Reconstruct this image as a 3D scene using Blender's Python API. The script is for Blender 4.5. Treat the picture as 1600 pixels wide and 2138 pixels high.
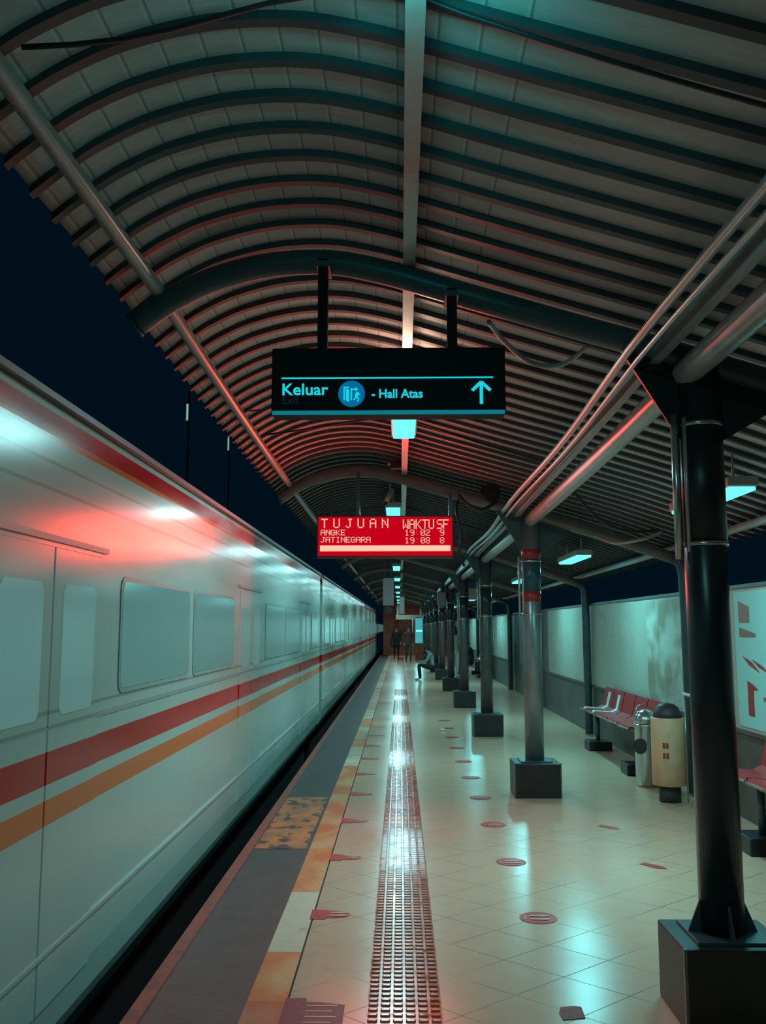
import bpy, bmesh, math, random
from mathutils import Vector, Matrix
random.seed(7)
for o in list(bpy.data.objects): bpy.data.objects.remove(o)
SC = bpy.context.scene
COL = SC.collection

# ------------------------------------------------------------------ camera, sky, exposure
cam = bpy.data.cameras.new('camera'); camo = bpy.data.objects.new('camera', cam); COL.objects.link(camo)
cam.sensor_fit = 'VERTICAL'; cam.sensor_height = 24.0; cam.lens = 24.0 * 1900 / 2138
cam.clip_end = 500; cam.clip_start = 0.05
camo.location = (0, 0, 1.6)
camo.rotation_euler = (math.radians(90 + 7.229), 0, math.radians(1.077))
SC.camera = camo
W = bpy.data.worlds.new('night_sky'); SC.world = W; W.use_nodes = True
W.node_tree.nodes['Background'].inputs[0].default_value = (0.0002, 0.0052, 0.0110, 1)
W.node_tree.nodes['Background'].inputs[1].default_value = 1.0
SC.cycles.blur_glossy = 1.0; SC.cycles.sample_clamp_indirect = 4.0
vs = SC.view_settings
vs.view_transform = 'Standard'; vs.look = 'None'; vs.gamma = 1; vs.exposure = 0.0; vs.use_curve_mapping = False
LAMP_W = 37.0           # watts of each platform tube
LAMP_COL = (0.44, 0.97, 1.0)
LED_W = 28.0
LED_COL = (1.0, 0.05, 0.03)

# ------------------------------------------------------------------ materials
def srgb(r, g, b):
    f = lambda c: (c/255/12.92) if c/255 <= .04045 else ((c/255+.055)/1.055)**2.4
    return (f(r), f(g), f(b), 1)
def mat(name, col, rough=.5, metal=0, emis=None, es=1.0, noise=0, nscale=8, coat=0, spec=.5, bump=0, bscale=60):
    m = bpy.data.materials.new(name); m.use_nodes = True
    nt = m.node_tree; p = nt.nodes['Principled BSDF']
    if len(col) == 3: col = (*col, 1)
    p.inputs['Base Color'].default_value = col
    p.inputs['Roughness'].default_value = rough
    p.inputs['Metallic'].default_value = metal
    p.inputs['Specular IOR Level'].default_value = spec
    if coat: p.inputs['Coat Weight'].default_value = coat; p.inputs['Coat Roughness'].default_value = .12
    if emis:
        p.inputs['Emission Color'].default_value = (*emis[:3], 1); p.inputs['Emission Strength'].default_value = es
    if noise or bump:
        tc = nt.nodes.new('ShaderNodeTexCoord')
    if noise:
        n = nt.nodes.new('ShaderNodeTexNoise'); n.inputs['Scale'].default_value = nscale; n.inputs['Detail'].default_value = 6
        nt.links.new(tc.outputs['Object'], n.inputs['Vector'])
        r = nt.nodes.new('ShaderNodeMapRange'); r.inputs[1].default_value = .3; r.inputs[2].default_value = .7
        r.inputs[3].default_value = 1-noise; r.inputs[4].default_value = 1+noise*.5
        nt.links.new(n.outputs['Fac'], r.inputs[0])
        mx = nt.nodes.new('ShaderNodeMix'); mx.data_type = 'RGBA'; mx.blend_type = 'MULTIPLY'; mx.inputs[0].default_value = 1
        mx.inputs[6].default_value = col; nt.links.new(r.outputs[0], mx.inputs[7]); nt.links.new(mx.outputs[2], p.inputs['Base Color'])
    if bump:
        n2 = nt.nodes.new('ShaderNodeTexNoise'); n2.inputs['Scale'].default_value = bscale; n2.inputs['Detail'].default_value = 3
        nt.links.new(tc.outputs['Object'], n2.inputs['Vector'])
        b = nt.nodes.new('ShaderNodeBump'); b.inputs['Strength'].default_value = bump; b.inputs['Distance'].default_value = .01
        nt.links.new(n2.outputs['Fac'], b.inputs['Height']); nt.links.new(b.outputs[0], p.inputs['Normal'])
    return m
class NT:
    """tiny node helper"""
    def __init__(s, m): s.t = m.node_tree; s.p = s.t.nodes['Principled BSDF']
    def v(s, sock, val):
        if isinstance(val, bpy.types.NodeSocket): s.t.links.new(val, sock)
        else: sock.default_value = val
    def math(s, op, a, b=0.0, c=0.0):
        n = s.t.nodes.new('ShaderNodeMath'); n.operation = op; s.v(n.inputs[0], a); s.v(n.inputs[1], b); s.v(n.inputs[2], c); return n.outputs[0]
    def mix(s, f, a, b, bt='MIX'):
        n = s.t.nodes.new('ShaderNodeMix'); n.data_type = 'RGBA'; n.blend_type = bt; s.v(n.inputs[0], f); s.v(n.inputs[6], a); s.v(n.inputs[7], b); return n.outputs[2]
    def xyz(s, which='Object'):
        tc = s.t.nodes.new('ShaderNodeTexCoord'); n = s.t.nodes.new('ShaderNodeSeparateXYZ'); s.t.links.new(tc.outputs[which], n.inputs[0])
        s.tc = tc.outputs[which]; return n.outputs
    def noise(s, scale, detail=4, vec=None):
        n = s.t.nodes.new('ShaderNodeTexNoise'); n.inputs['Scale'].default_value = scale; n.inputs['Detail'].default_value = detail
        s.t.links.new(vec or s.tc, n.inputs['Vector']); return n.outputs['Fac']
    def between(s, x, a, b):
        return s.math('MULTIPLY', s.math('GREATER_THAN', x, a), s.math('LESS_THAN', x, b))
    def ramp(s, x, a, b, lo=0., hi=1.):
        n = s.t.nodes.new('ShaderNodeMapRange'); s.v(n.inputs[0], x); n.inputs[1].default_value = a; n.inputs[2].default_value = b
        n.inputs[3].default_value = lo; n.inputs[4].default_value = hi; return n.outputs[0]
    def scaled(s, sx, sy, sz):
        n = s.t.nodes.new('ShaderNodeMapping'); n.inputs['Scale'].default_value = (sx, sy, sz); s.t.links.new(s.tc, n.inputs[0]); return n.outputs[0]

M = {}
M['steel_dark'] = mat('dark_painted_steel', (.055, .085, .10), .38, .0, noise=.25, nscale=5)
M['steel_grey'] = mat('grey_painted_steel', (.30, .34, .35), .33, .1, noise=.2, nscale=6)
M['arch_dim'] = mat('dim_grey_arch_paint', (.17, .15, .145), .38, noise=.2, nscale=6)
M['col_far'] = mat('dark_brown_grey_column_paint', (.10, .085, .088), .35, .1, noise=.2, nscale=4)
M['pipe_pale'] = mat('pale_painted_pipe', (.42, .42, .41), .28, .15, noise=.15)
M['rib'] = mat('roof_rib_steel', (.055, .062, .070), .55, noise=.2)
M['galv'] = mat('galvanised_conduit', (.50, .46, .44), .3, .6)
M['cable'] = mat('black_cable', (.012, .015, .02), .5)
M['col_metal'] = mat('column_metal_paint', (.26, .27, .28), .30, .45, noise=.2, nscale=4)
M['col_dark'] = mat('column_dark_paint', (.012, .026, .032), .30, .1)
M['col_teal'] = mat('column_teal_wrap', (.010, .075, .095), .35)
M['col_red'] = mat('column_red_band', (.38, .022, .025), .4)
M['strap'] = mat('steel_strap', (.55, .55, .53), .25, .9)
M['pedestal'] = mat('dark_pedestal_stone', (.026, .018, .018), .42, noise=.35, nscale=7)
M['trim_metal'] = mat('worn_corner_trim', (.20, .17, .13), .4, .3, noise=.4, nscale=30)
M['black'] = mat('black_plastic', (.008, .012, .015), .4)
M['sign_black'] = mat('black_sign_face', (.0018, .0060, .0085), .6, spec=.15)
M['lamp'] = mat('lamp_diffuser', (.0, .0, .0), .5, emis=(.13, .90, .92), es=1.55, spec=0)
M['tube_far'] = mat('far_tube_lamp', (0, 0, 0), .5, emis=(.16, .42, .36), es=1.0, spec=0)
M['lamp_house'] = mat('lamp_housing', (.45, .47, .46), .4)
M['teal_txt'] = mat('lit_teal_lettering', (0, 0, 0), .5, emis=(.01, .66, .74), es=1.0, spec=0)
M['teal_dim'] = mat('dim_teal_lettering', (.0, .02, .025), .5, emis=(.0, .018, .024), es=1.0, spec=0)
M['teal_edge'] = mat('lit_teal_edge', (0, 0, 0), .5, emis=(.003, .19, .25), es=1.0, spec=0)
M['blue_disc'] = mat('lit_blue_disc', (0, 0, 0), .5, emis=(.0, .145, .33), es=1.0, spec=0)
M['led_bg'] = mat('red_led_matrix', (.02, 0, 0), .5, emis=(.56, .0, .010), es=1.0, spec=0)
M['led_txt'] = mat('lit_led_dots', (0, 0, 0), .5, emis=(1, .60, .42), es=1.0, spec=0)
M['led_red'] = mat('red_led_dots', (0, 0, 0), .5, emis=(.95, .05, .03), es=1.0, spec=0)
M['led_case'] = mat('led_sign_case', (.10, .012, .014), .5)
M['bench_red'] = mat('dark_red_bench_metal', (.50, .014, .018), .35, .2)
M['bench_white'] = mat('white_tape', (.62, .70, .70), .5)
M['chrome'] = mat('brushed_stainless', (.55, .58, .57), .25, .9)
M['cream'] = mat('cream_enamel', (.85, .46, .27), .35, noise=.12)
M['bin_base'] = mat('dark_plum_base', (.05, .03, .04), .5)
M['icon_red'] = mat('dark_red_icon', (.34, .03, .02), .5)
M['sticker'] = mat('red_floor_sticker', (.60, .022, .022), .35, noise=.25, nscale=20)
M['sticker_pale'] = mat('pale_sticker_print', (.62, .30, .24), .35)
M['worn'] = mat('worn_sticker_rest', (.26, .016, .022), .5, noise=.5, nscale=40)
M['nosing'] = mat('red_brown_platform_nosing', (.36, .065, .045), .5, noise=.35, nscale=12)
M['asphalt'] = mat('dark_edge_strip', (.070, .042, .042), .42, noise=.35, nscale=6, bump=.2)
M['orange'] = None
M['ballast'] = mat('dark_ballast', (.010, .012, .014), .9, bump=.8, bscale=25)
M['rail'] = mat('rusty_rail', (.06, .035, .025), .4, .7)
M['concrete_dark'] = mat('dark_concrete', (.03, .032, .035), .8, noise=.3)
M['glass_train'] = mat('lit_train_window', (.10, .17, .165), .16, emis=(.08, .19, .175), es=.7)
M['glass_door'] = mat('lit_door_window', (.10, .17, .165), .16, emis=(.09, .19, .175), es=.85)
M['rubber'] = mat('grey_rubber', (.34, .44, .41), .4)
M['door_paint'] = None
M['underframe'] = mat('dark_underframe', (.012, .014, .016), .7)
M['gut'] = mat('roof_gutter_grey', (.15, .125, .125), .45)
M['hoard_low'] = mat('grey_hoarding_base', (.10, .085, .08), .45, noise=.3, nscale=3)
M['hoard_dark'] = mat('darker_hoarding_stretch', (.13, .13, .12), .5, noise=.3, nscale=3)  # one stretch of hoarding, coloured darker than the white panels
M['brown_wall'] = mat('brown_building_wall', (.42, .12, .08), .8, noise=.3, nscale=2)
M['beige'] = mat('beige_beam', (.42, .33, .26), .6)
M['box_brown'] = mat('brown_metal_box', (.26, .15, .11), .5)
M['panel_grey'] = mat('brown_grey_panel', (.22, .17, .165), .5)
M['skin'] = mat('skin', (.36, .20, .14), .55)
M['hair'] = mat('dark_hair', (.010, .009, .010), .6)
M['cl_black'] = mat('black_cloth', (.010, .011, .014), .85)
M['cl_maroon'] = mat('maroon_brown_cloth', (.085, .042, .038), .85)
M['cl_brown'] = mat('brown_grey_cloth', (.07, .055, .05), .85)
M['cl_grey'] = mat('grey_cloth', (.24, .26, .26), .85)
M['cl_khaki'] = mat('khaki_cloth', (.28, .23, .15), .85)
M['cl_pale'] = mat('pale_denim', (.34, .42, .40), .85)
M['cl_navy'] = mat('navy_cloth', (.012, .020, .032), .85)
M['shoe'] = mat('dark_shoe', (.03, .02, .02), .6)
M['shoe_pale'] = mat('pale_shoe', (.45, .45, .42), .6)
M['paper'] = mat('white_plastic_film', (.8, .85, .85), .15)

# floor tiles laid diagonally
def floor_mat():
    m = mat('glossy_floor_tiles', (.6, .5, .45), .2); n = NT(m); X = n.xyz()
    p = n.math('ADD', n.math('DIVIDE', X[0], .5), n.math('DIVIDE', X[1], .43))
    q = n.math('SUBTRACT', n.math('DIVIDE', X[0], .5), n.math('DIVIDE', X[1], .43))
    fp = n.math('FRACT', n.math('SUBTRACT', p, .859)); fq = n.math('FRACT', n.math('SUBTRACT', q, .165))
    g = n.math('MAXIMUM', n.math('GREATER_THAN', fp, .985), n.math('GREATER_THAN', fq, .985))
    ns = n.noise(1.2, 5); n2 = n.noise(9, 6)
    base = n.mix(n.ramp(ns, .35, .65), (.80, .42, .285, 1), (.70, .38, .26, 1))
    base = n.mix(n.ramp(n2, .50, .80, 0, .22), base, (.36, .28, .23, 1))
    colr = n.mix(n.math('MULTIPLY', g, n.ramp(ns, .38, .55, .35, 1.)), base, (.15, .065, .045, 1))
    n.v(n.p.inputs['Base Color'], colr)
    n.v(n.p.inputs['Roughness'], n.math('ADD', n.ramp(n.noise(1.2, 2), .3, .7, .19, .27), n.math('MULTIPLY', g, .3)))
    n.p.inputs['Specular IOR Level'].default_value = .5
    b = n.t.nodes.new('ShaderNodeBump'); b.inputs['Strength'].default_value = .05; b.inputs['Distance'].default_value = .004
    n.v(b.inputs['Height'], n.noise(3, 2)); n.v(n.p.inputs['Normal'], b.outputs[0])
    return m
M['floor'] = floor_mat()
def orange_mat():
    m = mat('worn_orange_paint', (.6, .2, .06), .4); n = NT(m); X = n.xyz()
    w = n.noise(2.2, 6, n.scaled(1.5, 1, 1)); w2 = n.noise(14, 5)
    c = n.mix(n.ramp(w, .42, .62), (.80, .16, .030, 1), (.72, .30, .13, 1))
    # the bare stretches where the paint has gone
    bare = n.math('MAXIMUM', n.between(X[1], 4.75, 5.78), n.math('MAXIMUM', n.between(X[1], 10.9, 11.7), n.between(X[1], 16.5, 18.2)))
    keep = n.math('GREATER_THAN', n.math('ADD', n.noise(1.8, 5), n.math('MULTIPLY', X[0], 1.1)), -.18)
    c = n.mix(n.math('MULTIPLY', bare, n.ramp(n.noise(4, 5), .30, .42, .15, 1.)), c, (.66, .50, .38, 1))
    c = n.mix(n.math('MULTIPLY', n.math('GREATER_THAN', X[1], 9.2), n.ramp(n.noise(1.1, 6), .48, .54)), c, (.55, .36, .25, 1))
    c = n.mix(n.ramp(w2, .60, .72, 0, .5), c, (.20, .09, .05, 1))
    red = n.math('LESS_THAN', X[1], 4.15)
    c = n.mix(n.math('MULTIPLY', red, .6), c, (.55, .06, .03, 1))
    n.v(n.p.inputs['Base Color'], c); n.v(n.p.inputs['Roughness'], n.ramp(w, .3, .7, .28, .5))
    return m
M['orange'] = orange_mat()
def box_mat():
    m = mat('worn_yellow_warning_paint', (.6, .2, .06), .5); n = NT(m); X = n.xyz()
    c = n.mix(n.ramp(n.noise(5, 6), .4, .65), (.66, .19, .04, 1), (.34, .13, .06, 1))
    c = n.mix(n.ramp(n.noise(12, 6, n.scaled(.8, .5, 1)), .53, .60), c, (.07, .04, .04, 1))
    n.v(n.p.inputs['Base Color'], c); return m
M['box'] = box_mat()
def tact_mat():
    m = mat('rust_orange_tactile_rubber', (.33, .08, .04), .22); n = NT(m); X = n.xyz()
    c = n.mix(n.ramp(n.noise(3, 6), .35, .65), (.62, .085, .026, 1), (.38, .050, .022, 1))
    n.v(n.p.inputs['Base Color'], c); n.v(n.p.inputs['Roughness'], n.ramp(n.noise(12, 4), .3, .7, .12, .30))
    n.p.inputs['Specular IOR Level'].default_value = .9
    return m
M['tact'] = tact_mat()
def roof_mat():
    m = mat('beige_roof_sheet', (.4, .32, .27), .5); n = NT(m); X = n.xyz()
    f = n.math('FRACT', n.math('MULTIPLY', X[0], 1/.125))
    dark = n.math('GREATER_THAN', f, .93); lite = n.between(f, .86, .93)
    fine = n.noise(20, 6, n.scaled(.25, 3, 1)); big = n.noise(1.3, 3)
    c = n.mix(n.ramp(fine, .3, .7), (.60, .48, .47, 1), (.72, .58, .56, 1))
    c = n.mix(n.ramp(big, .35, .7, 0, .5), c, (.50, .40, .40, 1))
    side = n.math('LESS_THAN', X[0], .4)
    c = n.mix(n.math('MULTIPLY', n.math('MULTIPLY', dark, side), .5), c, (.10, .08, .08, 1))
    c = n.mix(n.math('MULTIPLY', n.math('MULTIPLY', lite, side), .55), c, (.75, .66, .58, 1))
    n.v(n.p.inputs['Base Color'], c); n.p.inputs['Specular IOR Level'].default_value = .3
    return m
M['roof'] = roof_mat()
def train_mat(name, doors=False):
    """pale metal body with the two painted stripes, the red roof-line stripe and fine ridges"""
    m = mat(name, (.5, .6, .6), .2); n = NT(m); X = n.xyz(); z = X[2]
    c = n.mix(n.ramp(n.noise(.6, 4, n.scaled(.2, 1, 1)), .3, .7), (.54, .66, .60, 1), (.48, .60, .55, 1))
    for a, b, col in ((.975, 1.105, (.66, .010, .014, 1)), (.815, .915, (.85, .17, .030, 1)), (2.395, 2.478, (.62, .004, .010, 1)), (2.365, 2.395, (.80, .17, .04, 1))):
        c = n.mix(n.between(z, a, b), c, col)
    for zc in (1.20, 1.26, .30, 2.16, 2.27):
        c = n.mix(n.math('MULTIPLY', n.between(z, zc-.008, zc+.008), .45), c, (.16, .15, .15, 1))
    n.v(n.p.inputs['Base Color'], c)
    n.v(n.p.inputs['Roughness'], n.ramp(n.noise(3, 3, n.scaled(1, .3, 2)), .3, .7, .17, .26))
    n.p.inputs['Specular IOR Level'].default_value = .45
    n.p.inputs['Coat Weight'].default_value = .08; n.p.inputs['Coat Roughness'].default_value = .14
    return m
M['train'] = train_mat('pale_striped_train_body'); M['door_paint'] = M['train']
def hoard_mat():
    m = mat('white_glossy_hoarding', (.5, .5, .45), .3); n = NT(m); X = n.xyz()
    c = n.mix(n.ramp(n.noise(.9, 4), .35, .65), (.50, .46, .38, 1), (.42, .39, .33, 1))
    n.v(n.p.inputs['Base Color'], c); n.v(n.p.inputs['Roughness'], n.ramp(n.noise(2, 3), .3, .7, .24, .32)); n.p.inputs['Specular IOR Level'].default_value = .9
    return m
M['hoard'] = hoard_mat()
def poster_mat():
    m = mat('faded_brown_poster', (.5, .5, .45), .35); n = NT(m); X = n.xyz()
    d = n.noise(2.4, 2); e = n.noise(1.5, 5, n.scaled(1, .5, 1.6))
    c = n.mix(n.ramp(d, .42, .60), (.56, .56, .50, 1), (.34, .27, .20, 1))
    c = n.mix(n.ramp(e, .52, .62, 0, .6), c, (.26, .17, .13, 1))
    n.v(n.p.inputs['Base Color'], c); return m
M['poster'] = poster_mat()

# ------------------------------------------------------------------ mesh helpers
class MB:
    def __init__(s): s.v = []; s.f = []; s.m = []; s.sm = []
    def add(s, vs, fs, mi=0, smooth=False):
        o = len(s.v); s.v += [tuple(p) for p in vs]
        for f in fs: s.f.append([i+o for i in f]); s.m.append(mi); s.sm.append(smooth)
        return s
    def box(s, x0, x1, y0, y1, z0, z1, mi=0, bev=0):
        if bev:
            bm = bmesh.new(); bmesh.ops.create_cube(bm, size=1)
            for v in bm.verts: v.co = Vector(((x0+x1)/2+v.co.x*(x1-x0), (y0+y1)/2+v.co.y*(y1-y0), (z0+z1)/2+v.co.z*(z1-z0)))
            bmesh.ops.bevel(bm, geom=bm.edges[:], offset=bev, segments=2, affect='EDGES', profile=.5)
            bm.verts.index_update(); s.add([v.co.copy() for v in bm.verts], [[v.index for v in f.verts] for f in bm.faces], mi); bm.free(); return s
        vs = [(x, y, z) for x in (x0, x1) for y in (y0, y1) for z in (z0, z1)]
        return s.add(vs, [(0, 1, 3, 2), (4, 6, 7, 5), (0, 4, 5, 1), (2, 3, 7, 6), (0, 2, 6, 4), (1, 5, 7, 3)], mi)
    def tube(s, pts, r, n=12, mi=0, cap=True):
        pts = [Vector(p) for p in pts]; rs = r if isinstance(r, (list, tuple)) else [r]*len(pts)
        rings = []; prev = None
        for i, p in enumerate(pts):
            t = (pts[min(i+1, len(pts)-1)]-pts[max(i-1, 0)]).normalized()
            if prev is None:
                a = Vector((0, 0, 1)) if abs(t.z) < .9 else Vector((1, 0, 0)); u = t.cross(a).normalized()
            else: u = (prev-t*prev.dot(t)).normalized()
            prev = u; w = t.cross(u)
            rings.append([p+(u*math.cos(2*math.pi*k/n)+w*math.sin(2*math.pi*k/n))*rs[i] for k in range(n)])
        vs = [q for R in rings for q in R]; fs = []
        for i in range(len(pts)-1):
            for k in range(n):
                a = i*n+k; b = i*n+(k+1) % n; fs.append((a, b, b+n, a+n))
        s.add(vs, fs, mi, True)
        if cap:
            s.add(rings[0], [list(range(n))[::-1]], mi); s.add(rings[-1], [list(range(n))], mi)
        return s
    def lathe(s, prof, cx, cy, n=24, mi=0):
        vs = [(cx+r*math.cos(2*math.pi*k/n), cy+r*math.sin(2*math.pi*k/n), z) for r, z in prof for k in range(n)]
        fs = [(i*n+k, i*n+(k+1) % n, (i+1)*n+(k+1) % n, (i+1)*n+k) for i in range(len(prof)-1) for k in range(n)]
        s.add(vs, fs, mi, True); L = len(prof)-1
        if prof[0][0] > 1e-4: s.add(vs[:n], [list(range(n))[::-1]], mi)
        if prof[L][0] > 1e-4: s.add(vs[L*n:], [list(range(n))], mi)
        return s
    def prism(s, poly, axis, a, b, mi=0):
        """poly: 2-D outline; axis: 0/1/2 = extrusion axis"""
        n = len(poly)
        def P(u, v, w): return [(w, u, v), (u, w, v), (u, v, w)][axis]
        vs = [P(u, v, a) for u, v in poly]+[P(u, v, b) for u, v in poly]
        fs = [list(range(n)), list(range(n, 2*n))[::-1]]+[(i, i+n, (i+1) % n+n, (i+1) % n) for i in range(n)]
        return s.add(vs, fs, mi)
    def build(s, name, mats, parent=None, recalc=True):
        me = bpy.data.meshes.new(name); me.from_pydata(s.v, [], s.f)
        for m in (mats if isinstance(mats, (list, tuple)) else [mats]): me.materials.append(m)
        for p, mi, sm in zip(me.polygons, s.m, s.sm): p.material_index = mi; p.use_smooth = sm
        if recalc:
            bm = bmesh.new(); bm.from_mesh(me); bmesh.ops.remove_doubles(bm, verts=bm.verts, dist=1e-6)
            bmesh.ops.recalc_face_normals(bm, faces=bm.faces); bm.to_mesh(me); bm.free()
        o = bpy.data.objects.new(name, me); COL.objects.link(o)
        if parent: o.parent = parent
        return o
def tag(o, label=None, cat=None, group=None, kind=None):
    if label: o['label'] = label
    if cat: o['category'] = cat
    if group: o['group'] = group
    if kind: o['kind'] = kind
    return o
def empty(name, loc, label, cat, group=None, rz=0):
    o = bpy.data.objects.new(name, None); o.empty_display_size = .1; COL.objects.link(o)
    o.location = loc; o.rotation_euler[2] = rz; return tag(o, label, cat, group)
def copy_tree(o, parent=None):
    c = o.copy(); COL.objects.link(c)
    if parent: c.parent = parent
    for ch in list(o.children): copy_tree(ch, c)
    return c
def text_obj(name, body, size, loc, m, parent, off=0., ext=.001, sx=1.):
    cu = bpy.data.curves.new('tmp', 'FONT'); cu.body = body; cu.size = size; cu.offset = off; cu.extrude = ext; cu.resolution_u = 4
    t = bpy.data.objects.new('tmp', cu); COL.objects.link(t); bpy.context.view_layer.update()
    me = bpy.data.meshes.new_from_object(t.evaluated_get(bpy.context.evaluated_depsgraph_get()))
    bpy.data.objects.remove(t); me.name = name
    for v in me.vertices: v.co = Vector((v.co.x*sx+loc[0], -v.co.z+loc[1], v.co.y+loc[2]))
    me.materials.clear(); me.materials.append(m)
    o = bpy.data.objects.new(name, me); COL.objects.link(o); o.parent = parent; return o
def area_light(name, loc, sx, sy, watts, colr, parent=None, rot=(0, 0, 0), spread=180):
    l = bpy.data.lights.new(name, 'AREA'); l.shape = 'RECTANGLE'; l.size = sx; l.size_y = sy; l.energy = watts; l.color = colr
    l.spread = math.radians(spread)
    o = bpy.data.objects.new(name, l); COL.objects.link(o); o.location = loc; o.rotation_euler = rot
    if parent: o.parent = parent
    return o
ORD = ['nearest', 'second', 'third', 'fourth', 'fifth', 'sixth', 'seventh', 'eighth', 'ninth', 'tenth', 'eleventh', 'twelfth', 'thirteenth', 'fourteenth', 'fifteenth', 'sixteenth']

# ------------------------------------------------------------------ layout numbers
def S(y): return .94+.11*math.exp(-(max(y, 4.05)-4.05)/4)          # the canopy falls gently away from the viewer
def zc(z, y): return 1.6+(z-1.6)*S(y)
COLY = [4.05]+[9.07+4.88*i for i in range(9)]                        # column rows
END = 55.0
PROF = [(-1.22, 2.925), (-1.12, 3.00), (-1.02, 3.06), (-.85, 3.135), (-.6, 3.195), (-.33, 3.205), (-.1, 3.165), (.1, 3.11), (.37, 3.03), (.91, 2.875), (1.3, 2.765), (2.0, 2.55), (2.72, 2.30)]
def _dense(P, k=4):
    out = []
    for i in range(len(P)-1):
        p0 = Vector(P[max(i-1, 0)]); p1 = Vector(P[i]); p2 = Vector(P[i+1]); p3 = Vector(P[min(i+2, len(P)-1)])
        for j in range(k):
            t = j/k; q = .5*((2*p1)+(p2-p0)*t+(2*p0-5*p1+4*p2-p3)*t*t+(3*p1-p0-3*p2+p3)*t**3); out.append((q.x, q.y))
    return out+[P[-1]]
PROF = _dense(PROF)
def prof_z(x):
    P = PROF
    if x <= P[0][0]: return P[0][1]+(x-P[0][0])*.80
    for (x0, z0), (x1, z1) in zip(P, P[1:]):
        if x <= x1: return z0+(z1-z0)*(x-x0)/(x1-x0)
    return P[-1][1]+(x-P[-1][0])*-.34

# ------------------------------------------------------------------ large structure
b = MB(); b.add([(-.485, -3, 0), (3.6, -3, 0), (3.6, END, 0), (-.485, END, 0), (-.485, -3, -.25), (3.6, -3, -.25), (3.6, END, -.25), (-.485, END, -.25)],
                [(0, 1, 2, 3), (4, 7, 6, 5), (0, 4, 5, 1), (3, 2, 6, 7), (0, 3, 7, 4), (1, 5, 6, 2)])
tag(b.build('floor', M['floor']), kind='structure')
tag(MB().box(-1.145, -1.075, -3, END, -.25, .004).build('trim_1', M['nosing']), kind='structure')
tag(MB().box(-1.075, -.665, -3, END, -.25, 0).build('trim_2', M['asphalt']), kind='structure')
tag(MB().box(-.665, -.495, -3, END, -.25, .001).build('trim_3', M['orange']), kind='structure')
tag(MB().box(-.495, -.485, -3, END, -.25, -.006).build('trim_4', M['concrete_dark']), kind='structure')
tag(MB().box(-1.145, -.9, -3, END, -1.05, -.25).build('wall_platform', M['concrete_dark']), kind='structure')
tag(MB().box(-40, -.9, -6, 125, -1.2, -1.05).build('floor_trackbed', M['ballast']), kind='structure')
# roof sheets with their cross ribs
xs = [-1.29, -1.25]+[-1.22+.04*i for i in range(44)]+[.64, .91, 1.3, 2.0, 2.72, 2.98]
HR = .185
b = MB(); ys = [-2+.5*i for i in range(int((END+2)/.5)+1)]
vs_ = []; n = len(xs)
for y in ys:
    for x in xs: vs_.append((x, y, zc(prof_z(x)+HR, y)))
for y in ys:
    for x in xs: vs_.append((x, y, zc(prof_z(x)+HR+.03, y)))
off = len(ys)*n; fs = []
for j in range(len(ys)-1):
    for i in range(n-1):
        a = j*n+i; fs.append((a, a+1, a+1+n, a+n)); fs.append((a+off, a+n+off, a+1+n+off, a+1+off))
    for i in (0, n-1):
        a = j*n+i; fs.append((a, a+n, a+n+off, a+off))
b.add(vs_, fs, 0, True)
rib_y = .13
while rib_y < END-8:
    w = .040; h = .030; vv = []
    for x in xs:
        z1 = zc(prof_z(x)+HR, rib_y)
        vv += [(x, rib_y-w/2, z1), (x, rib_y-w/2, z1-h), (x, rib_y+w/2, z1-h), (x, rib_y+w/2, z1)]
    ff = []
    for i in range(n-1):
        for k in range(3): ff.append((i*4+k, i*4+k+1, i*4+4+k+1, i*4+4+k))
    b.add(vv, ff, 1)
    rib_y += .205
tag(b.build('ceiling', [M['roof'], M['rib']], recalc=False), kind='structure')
# hoarding along the right of the platform
b = MB()
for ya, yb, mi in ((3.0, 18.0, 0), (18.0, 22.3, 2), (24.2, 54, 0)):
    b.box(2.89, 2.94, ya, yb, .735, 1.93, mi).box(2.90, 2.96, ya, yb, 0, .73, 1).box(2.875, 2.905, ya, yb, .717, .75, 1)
tag(b.build('wall_right', [M['hoard'], M['hoard_low'], M['hoard_dark']]), kind='structure')
tag(MB().box(2.87, 2.96, 3, 54, 1.93, 1.96).build('trim_5', M['steel_dark']), kind='structure')
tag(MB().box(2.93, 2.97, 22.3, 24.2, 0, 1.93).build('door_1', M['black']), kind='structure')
# closing building at the far end
b = MB().box(-1.0, 4.2, 54.0, 54.4, 0, 3.1, 0)
tag(b.build('wall_back', [M['brown_wall']]), kind='structure')

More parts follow.
